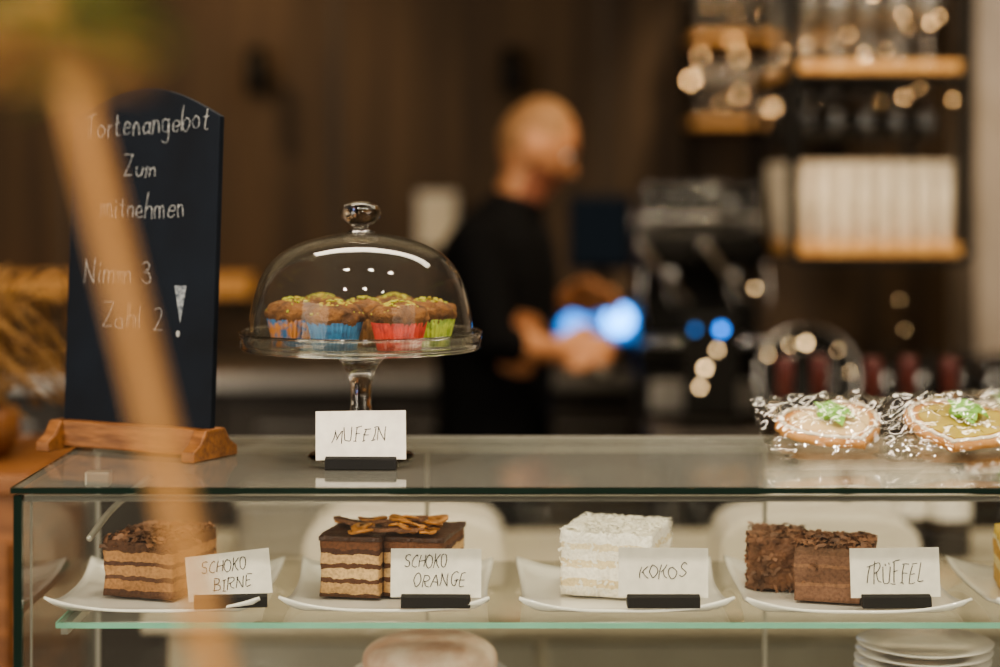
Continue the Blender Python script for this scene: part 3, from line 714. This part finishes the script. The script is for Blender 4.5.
def rows(name,mat,parent,x0,x1,y0,y1,z,fn,sx,sy):
    P=[];x=x0
    while x<=x1+1e-6:
        y=y0
        while y<=y1+1e-6:
            d=fn(); P.append(([Vector(v)+Vector((x,y,z)) for v in d[0]],d[1])); y+=sy
        x+=sx
    V,Fs=merge(P); return mobj(name,V,Fs,mat,parent,True)
rows('white_beakers',frost,rk,rx0+.033,rx1-.028,4.25,4.72,1.4325,lambda:tumbler(.18,.0205),.0437,.046)
rows('glasses_on_shelf',M['bar_glass'],rk,rx0+.04,rx1-.04,4.25,4.72,1.8275,lambda:wineglass(.19,.030),.066,.09)
rows('glasses_hanging',M['smoke_glass'],rk,rx0+.04,rx1-.04,4.27,4.72,1.663,lambda:hungglass(.14,.028),.066,.09)
rows('glasses_top',M['bar_glass'],rk,rx0+.04,rx1-.04,4.25,4.72,2.1325,lambda:wineglass(.17,.030),.066,.09)
r=random.Random(12)
P=[]
for i in range(40):
    s=r.choice((.0014,.0018,.0024)); P.append(ellipsoid((rx0+.02+(i%10+r.random())*(rx1-rx0-.04)/10,r.choice((4.22,4.45,4.7)),1.85+(i//10+r.random())*.063 if i%9 else r.uniform(1.68,1.78)),(s,s,s),None,8,6))
V,Fs=merge(P); mobj('added_glints',V,Fs,WARM,rk)  # added glowing beads imitate reflections glinting in the rack glasses
ws=empty('wall_glass_shelf')
for z in (1.75,2.0): box('shelf',(.80,5.85,z),(.46,.28,.022),M['stick'],ws,.003)
for x in (.575,1.025): box('upright',(x,5.97,1.87),(.02,.03,.6),M['blackmetal'],ws)
for k,z in enumerate((1.7615,2.0115)): rows('glasses_%d'%k,M['bar_glass'],ws,.61,1.0,5.76,5.92,z,lambda:wineglass(.17,.03),.064,.08)
P=[]
for i in range(30):
    s=r.choice((.0016,.0022,.0032)); P.append(ellipsoid((.58+(i%6+r.random())*.073,5.715,1.765+(i//6+r.random())*.07),(s,s,s),None,8,6))
P.append(ellipsoid((X(691,5.7),5.715,Z(80,5.7)),(.005,.005,.005),None,10,8))
V,Fs=merge(P); mobj('added_glints',V,Fs,WARM,ws)  # added glowing beads in place of glints on the shelf glassware
# glasses on the espresso bar
e=empty('bar_glassware'); rows('glasses',M['smoke_glass'],e,.86,1.45,4.33,4.6,1.0205,lambda:tumbler(.14,.03),.08,.09)
P=[]
for px,py,s in ((705,368,.005),(700,387,.004),(717,350,.0035),(806,343,.0045),(755,288,.003),(768,355,.0025),(838,350,.002),(850,372,.002),(775,410,.003),(790,345,.0025),(900,300,.0014),(905,330,.0013)): P.append(ellipsoid((X(px,4.17),4.17,Z(py,4.17)),(s,s,s),None,8,6))
V,Fs=merge(P)
e=empty('added_bar_glints'); mobj('glint_beads',V,Fs,emit('warm_glint_b','#ffd7a0',13),e)  # made-up glowing beads and wire, added for blurred highlights along the bar
glint_wire=catmull([(X(a,4.17),4.176,Z(b,4.17)) for a,b in ((690,400),(700,388),(705,368),(717,350),(755,288),(768,355),(775,410),(790,345),(806,343),(838,350),(850,372),(905,330),(900,300))],5)
V,Fs=tube_data(glint_wire,[.0015]*len(glint_wire),6); mobj('glint_wire',V,Fs,M['black'],e)

# ------------------------------------------------------------ barista (one continuous surface)
fw=Vector((.966,-.26,0)); rt=Vector((-.26,-.966,0)); up=Vector((0,0,1))
parts=[]
BX=.003
def loft(rings,seg=28):
    vs=[];fs=[]
    for (off,z,a,b) in rings:
        c=Vector((BX,4.5,0))+fw*off+up*z
        for k in range(seg):
            q=2*math.pi*k/seg; ca,sa=math.cos(q),math.sin(q)
            p=2.4; s=(abs(ca)**p+abs(sa)**p)**(-1/p)
            vs.append(c+fw*(a*ca*s)+rt*(b*sa*s))
    for i in range(len(rings)-1):
        for k in range(seg):
            k2=(k+1)%seg; fs.append((i*seg+k,i*seg+k2,(i+1)*seg+k2,(i+1)*seg+k))
    fs.append(tuple(range(seg))[::-1]); n0=(len(rings)-1)*seg; fs.append(tuple(n0+k for k in range(seg)))
    return vs,fs
parts.append(loft([(-.02,.80,.08,.12),(-.02,.86,.12,.17),(-.02,.95,.130,.178),(-.015,1.05,.125,.165),(-.015,1.14,.130,.165),(-.015,1.26,.140,.182),(-.012,1.36,.138,.194),(-.005,1.43,.118,.192),(.0,1.475,.092,.160),(.015,1.51,.072,.105),(.035,1.54,.060,.068)]))
def wp(off,side,z): return Vector((BX,4.5,0))+fw*off+rt*side+up*z
parts.append(tube_data([wp(.025,0,1.48),wp(.055,0,1.56),wp(.080,0,1.63)],[.066,.058,.056],18))
def limb(pts,rads):
    P=[];R=[]
    for i in range(len(pts)-1):
        for k in range(4):
            t=k/4; P.append(Vector(pts[i]).lerp(Vector(pts[i+1]),t)); R.append(rads[i]+(rads[i+1]-rads[i])*t)
    P.append(Vector(pts[-1])); R.append(rads[-1]); parts.append(tube_data(P,R,16))
shR=wp(-.01,.185,1.435); elR=Vector((-.01,4.255,1.215)); wrR=Vector((.135,4.35,1.19))
shL=wp(-.01,-.185,1.435); elL=Vector((.05,4.75,1.21)); wrL=Vector((.165,4.65,1.29))
limb([shR,shR.lerp(elR,.5),elR,elR.lerp(wrR,.35),wrR],[.064,.057,.046,.040,.027])
limb([shL,shL.lerp(elL,.5),elL,elL.lerp(wrL,.35),wrL],[.064,.057,.046,.040,.027])
for s in (-1,1):
    hip=wp(-.03,.09*s,.88); kn=wp(-.0+.03*s,.10*s,.48); an=wp(-.04+.03*s,.10*s,.09)
    limb([hip,hip.lerp(kn,.5),kn,kn.lerp(an,.35),an],[.092,.082,.060,.060,.043])
    limb([an+up*-.035-fw*.03,an-up*.045+fw*.07,an-up*.055+fw*.16],[.04,.038,.03])
def hand(wr,dirv,palm,thumb,curl):
    """4 metacarpals + jointed fingers + thumb leaving the palm side"""
    dirv=dirv.normalized(); palm=(palm-dirv*palm.dot(dirv)).normalized(); side=thumb-dirv*thumb.dot(dirv)-palm*thumb.dot(palm); side.normalize()
    lens=[(.040,.024,.018),(.045,.028,.020),(.041,.026,.019),(.032,.019,.016)]
    for i in range(4):
        off=(1.5-i)*.020
        k=wr+dirv*(.080-.004*abs(i-1))+side*off
        parts.append(tube_data([wr+side*off*.6,wr.lerp(k,.5)+side*off*.9,k],[.014,.014,.011],10))
        p=k; ang=curl*.5; P=[p]
        for L_ in lens[i]:
            d=dirv*math.cos(ang)+palm*math.sin(ang); p=p+d*L_; P.append(p.copy()); ang+=curl
        parts.append(tube_data(P,[.0095,.0088,.0080,.0070],10))
    b=wr+dirv*.025+side*.026; q=b+dirv*.030+side*.028+palm*.010; t=q+dirv*.026+side*.006+palm*.018; u=t+dirv*.018+palm*.014-side*.004
    parts.append(tube_data([b,q,t,u],[.014,.012,.0105,.0085],10))
hand(wrR,Vector((.9,.25,.0)),Vector((-.1,.9,-.3)),Vector((0,.1,1)),.6)
hand(wrL,Vector((.85,-.35,.05)),Vector((-.2,-.8,-.5)),Vector((0,-.1,1)),.6)
# head: local frame x fwd, y left, z up
hc=Vector((.083,4.485,1.650))
pitch=Matrix.Rotation(math.radians(20),3,'Y'); yaw=Matrix.Rotation(math.atan2(-.05,.99),3,'Z'); HR=yaw@pitch
vs,fs=ellipsoid((0,0,0),(1,1,1),None,40,30); out=[]
for v in vs:
    x,y,z=v; ax,ay,az=.092,.074,.117
    if z<0:
        ay*=1-.28*(-z)**1.5; ax*=1-.06*(-z)
        if x<0: ax*=1-.38*(-z)**1.1
    px_,py_,pz_=x*ax,y*ay,z*az
    for sy in (-1,1):
        dd=((y-sy*.42)**2)/.03+((z-.02)**2)/.012
        if x>0: px_-= .012*math.exp(-dd)
    if x>0: px_+= .006*math.exp(-((z-.17)**2)/.006-(y**2)/.3)
    if x>0: px_+= .014*math.exp(-((z+.80)**2)/.05-(y**2)/.12)   # chin
    if x>0: px_+= .006*math.exp(-((z+.55)**2)/.008-(y**2)/.08) # lips
    out.append(hc+HR@Vector((px_,py_,pz_)))
parts.append((out,fs))
def hp(a,b,c): return hc+HR@Vector((a,b,c))
parts.append(tube_data([hp(.084,0,.008),hp(.093,0,-.014),hp(.098,0,-.030)],[.008,.010,.012],12))
for s in (-1,1): parts.append(ellipsoid(hp(-.005,s*.075,-.012),(.018,.008,.032),HR@Matrix.Rotation(.25*s,3,'Z')))
V,Fs=merge(parts)
tmp=mobj('tmp_body',V,Fs,M['cloth'])
rm=tmp.modifiers.new('r','REMESH'); rm.mode='VOXEL'; rm.voxel_size=.0065
sm=tmp.modifiers.new('s','SMOOTH'); sm.factor=.5; sm.iterations=4
dg=bpy.context.evaluated_depsgraph_get(); me=bpy.data.meshes.new_from_object(tmp.evaluated_get(dg)); bpy.data.objects.remove(tmp)
me.materials.clear()
for q in ('cloth','skin','hair','beard','trouser'): me.materials.append(M[q])
HRi=HR.inverted()
def sd(c,a,b):
    ax=b-a; t=max(0,min(1,(c-a).dot(ax)/ax.length_squared)); return (c-(a+ax*t)).length
for p in me.polygons:
    c=p.center; p.use_smooth=True; mi=0
    hl=HRi@(c-hc)
    if c.z<.98: mi=4
    if c.z>1.50 and (hl.length<.135 or c.z>1.575 and hl.length<.2):
        mi=1
        if hl.z>.035 and hl.x<.055 or (hl.z>-.03 and hl.x<-.03): mi=2
        if hl.z<-.042 and hl.x>.005 and hl.z>-.125 : mi=3
        if abs(hl.y)<.022 and hl.x>.08 and -.066<hl.z<-.054: mi=1
    for s_,a,b in ((shR,elR,wrR),(shL,elL,wrL)):
        ax=(b-a); t=(c-a).dot(ax)/ax.length_squared; a2=a.lerp(b,.2); dn=ax.normalized()
        if 1.08<c.z<1.42 and t>.32 and sd(c,a2,b+dn*.19)<.085 and sd(c,a2,b+dn*.19)<sd(c,s_,a)-.005 and sd(c,wp(-.015,0,.9),wp(-.015,0,1.42))>.15: mi=1
    p.material_index=mi
bar=empty('barista'); bo=bpy.data.objects.new('body',me); link(bo,bar)
for s in (-1,1):
    mobj('eye_%s'%('l' if s>0 else 'r'),*ellipsoid(hp(.073,s*.030,.004),(.011,.011,.011),None,12,8),M['white'],bar,True)
    mobj('iris_%s'%('l' if s>0 else 'r'),*ellipsoid(hp(.082,s*.030,.003),(.004,.005,.005),None,10,6),M['black'],bar,True)
    tube('brow_%s'%('l' if s>0 else 'r'),[hp(.092,s*.016,.024),hp(.089,s*.032,.029),hp(.076,s*.047,.024)],.0035,M['beard'],bar)
mj=empty('milk_jug',(.232,4.425,1.125)); mj.scale=(.8,.8,.85)
lathe('pitcher',[(.0001,0),(.036,0),(.040,.01),(.036,.05),(.030,.075),(.034,.09),(.031,.09),(.028,.074),(.034,.05),(.0001,.006)],M['chrome'],mj,seg=28)
tube('handle',[(-.032,-.0,.075),(-.062,-.0,.07),(-.06,-.0,.03),(-.036,-.0,.02)],.004,M['chrome'],mj)

# ------------------------------------------------------------ foreground wooden plant trellis
tr=empty('plant_trellis')
DF=1.0
def bp(py,d=DF): return (X(70+(py-70)*.243,d),d,Z(py,d))
zt=bp(70); kx=(bp(667)[0]-bp(70)[0])/(bp(70)[2]-bp(667)[2])
top=Vector(zt)+Vector((-kx*.06,0,.06)); bot=Vector((zt[0]+kx*zt[2],DF,0.0))
def beam(name,a,b,w,t,mat,parent):
    a=Vector(a);b=Vector(b); d=(b-a); L=d.length; o=box(name,(a+b)/2,(w,t,L),mat,parent,.003); o.rotation_euler=d.to_track_quat('Z','Y').to_euler(); return o
beam('leg_front',top,bot,.025,.010,M['stickfg'],tr)
beam('leg_left',top+Vector((-.16,-.1,0)),(-.62,.80,0),.024,.012,M['stickfg'],tr)
beam('leg_rear',top+Vector((-.16,.02,0)),(-.62,1.35,0),.024,.012,M['stickfg'],tr)
beam('cross_bar',(-.45,.80,Z(70,.80)),(X(150,.80),.80,Z(64,.80)),.020,.012,M['stickfg'],tr)
beam('depth_bar',(top.x,1.0,1.64),(top.x-.01,.79,1.61),.016,.012,M['stickfg'],tr)
parts=[];r=random.Random(21)
for i in range(110):
    c=Vector((r.uniform(-.34,-.13),r.uniform(.70,.90),1.55+r.uniform(.045,.12))); L=r.uniform(.02,.045); 
    R=Matrix.Rotation(r.uniform(0,6.28),3,'Z')@Matrix.Rotation(r.uniform(-.8,.8),3,'X')
    V=[]
    for s in range(7):
        t=s/6; w=.008*math.sin(math.pi*t)
        for q in (-1,0,1): V.append(c+R@Vector((L*t,q*w,-.3*L*t*t+.003*abs(q))))
    parts.append((V,[(s*3+q,s*3+q+1,s*3+q+4,s*3+q+3) for s in range(6) for q in (0,1)]))
V,Fs=merge(parts[:30]); mobj('leaves',V,Fs,M['pgreen'],tr,True)
V,Fs=merge(parts[40:80]); mobj('dry_leaves',V,Fs,M['straw'],tr,True)
vine=catmull([(-.45,.82,1.60),(-.38,.80,1.63),(-.28,.79,1.64),(-.2,.80,1.63),(-.14,.80,1.61)],6)
V,Fs=tube_data(vine,[.004]*len(vine),8); mobj('vine_stem',V,Fs,M['pgreen'],tr,True)

# ------------------------------------------------------------ lights
def area(name,loc,tgt,sx,sy,e,c):
    l=bpy.data.lights.new(name,'AREA'); l.shape='RECTANGLE'; l.size=sx; l.size_y=sy; l.energy=e; l.color=c
    o=bpy.data.objects.new(name,l); o.location=loc; o.rotation_euler=(Vector(tgt)-Vector(loc)).to_track_quat('-Z','Y').to_euler(); return link(o)
def spot(name,loc,tgt,e,c,ang=60,r=.05,blend=.6):
    l=bpy.data.lights.new(name,'SPOT'); l.energy=e; l.color=c; l.spot_size=math.radians(ang); l.spot_blend=blend; l.shadow_soft_size=r
    o=bpy.data.objects.new(name,l); o.location=loc; o.rotation_euler=(Vector(tgt)-Vector(loc)).to_track_quat('-Z','Y').to_euler(); return link(o)
area('window_light',(-2.9,.0,1.75),(0,2.3,1.1),2.6,2.2,120,(1,.89,.74))
area('window_light_right',(2.9,.0,1.75),(.2,2.3,1.1),2.2,2.2,60,(1,.88,.72))
for i,x in enumerate((-.45,.1,.65)):
    spot('downlight_case_%d'%i,(x,1.75,2.95),(x,2.33,1.1),30,(1,.86,.68),70,.07)
    spot('downlight_front_%d'%i,(x*1.6,.2,2.95),(x,2.25,1.1),50,(1,.87,.70),50,.09)
area('ceiling_light_prep',(.2,3.2,2.9),(.2,3.3,.9),2.2,.4,28,(1,.86,.66))
spot('spot_wall_left',(-1.3,5.0,2.9),(-1.2,6.0,1.6),46,(1,.68,.38),85)
spot('spot_wall_mid',(-.3,5.0,2.9),(-.3,6.0,1.8),8,(1,.72,.45),80)
spot('spot_rack',(.8,4.0,2.95),(.82,4.5,1.6),74,(1,.81,.57),70)
spot('spot_shelf',(.9,5.1,2.9),(.85,5.9,1.7),48,(1,.76,.50),50)
spot('spot_barista',(.8,3.7,2.9),(.15,4.5,1.4),18,(1,.70,.45),50)
spot('spot_left',(-.9,2.4,2.9),(-.95,3.1,1.1),20,(1,.70,.42),60)
spot('spot_partition',(1.5,4.3,2.9),(1.4,5.1,1.6),40,(1,.90,.78),70)

w=bpy.data.worlds.new('world'); SC.world=w; w.use_nodes=True
w.node_tree.nodes['Background'].inputs[0].default_value=(.9,.75,.6,1); w.node_tree.nodes['Background'].inputs[1].default_value=.2
cam=bpy.data.cameras.new('camera'); cam.lens=70; cam.sensor_width=36; cam.shift_y=-.1435; cam.clip_start=.05
cam.dof.use_dof=True; cam.dof.focus_distance=2.215; cam.dof.aperture_fstop=1.45
co=bpy.data.objects.new('camera',cam); co.location=(0,0,ZC); co.rotation_euler=(math.pi/2,0,0); link(co); SC.camera=co
SC.view_settings.view_transform='AgX'
try: SC.view_settings.look='AgX - Medium High Contrast'
except Exception: pass
SC.view_settings.exposure=.55
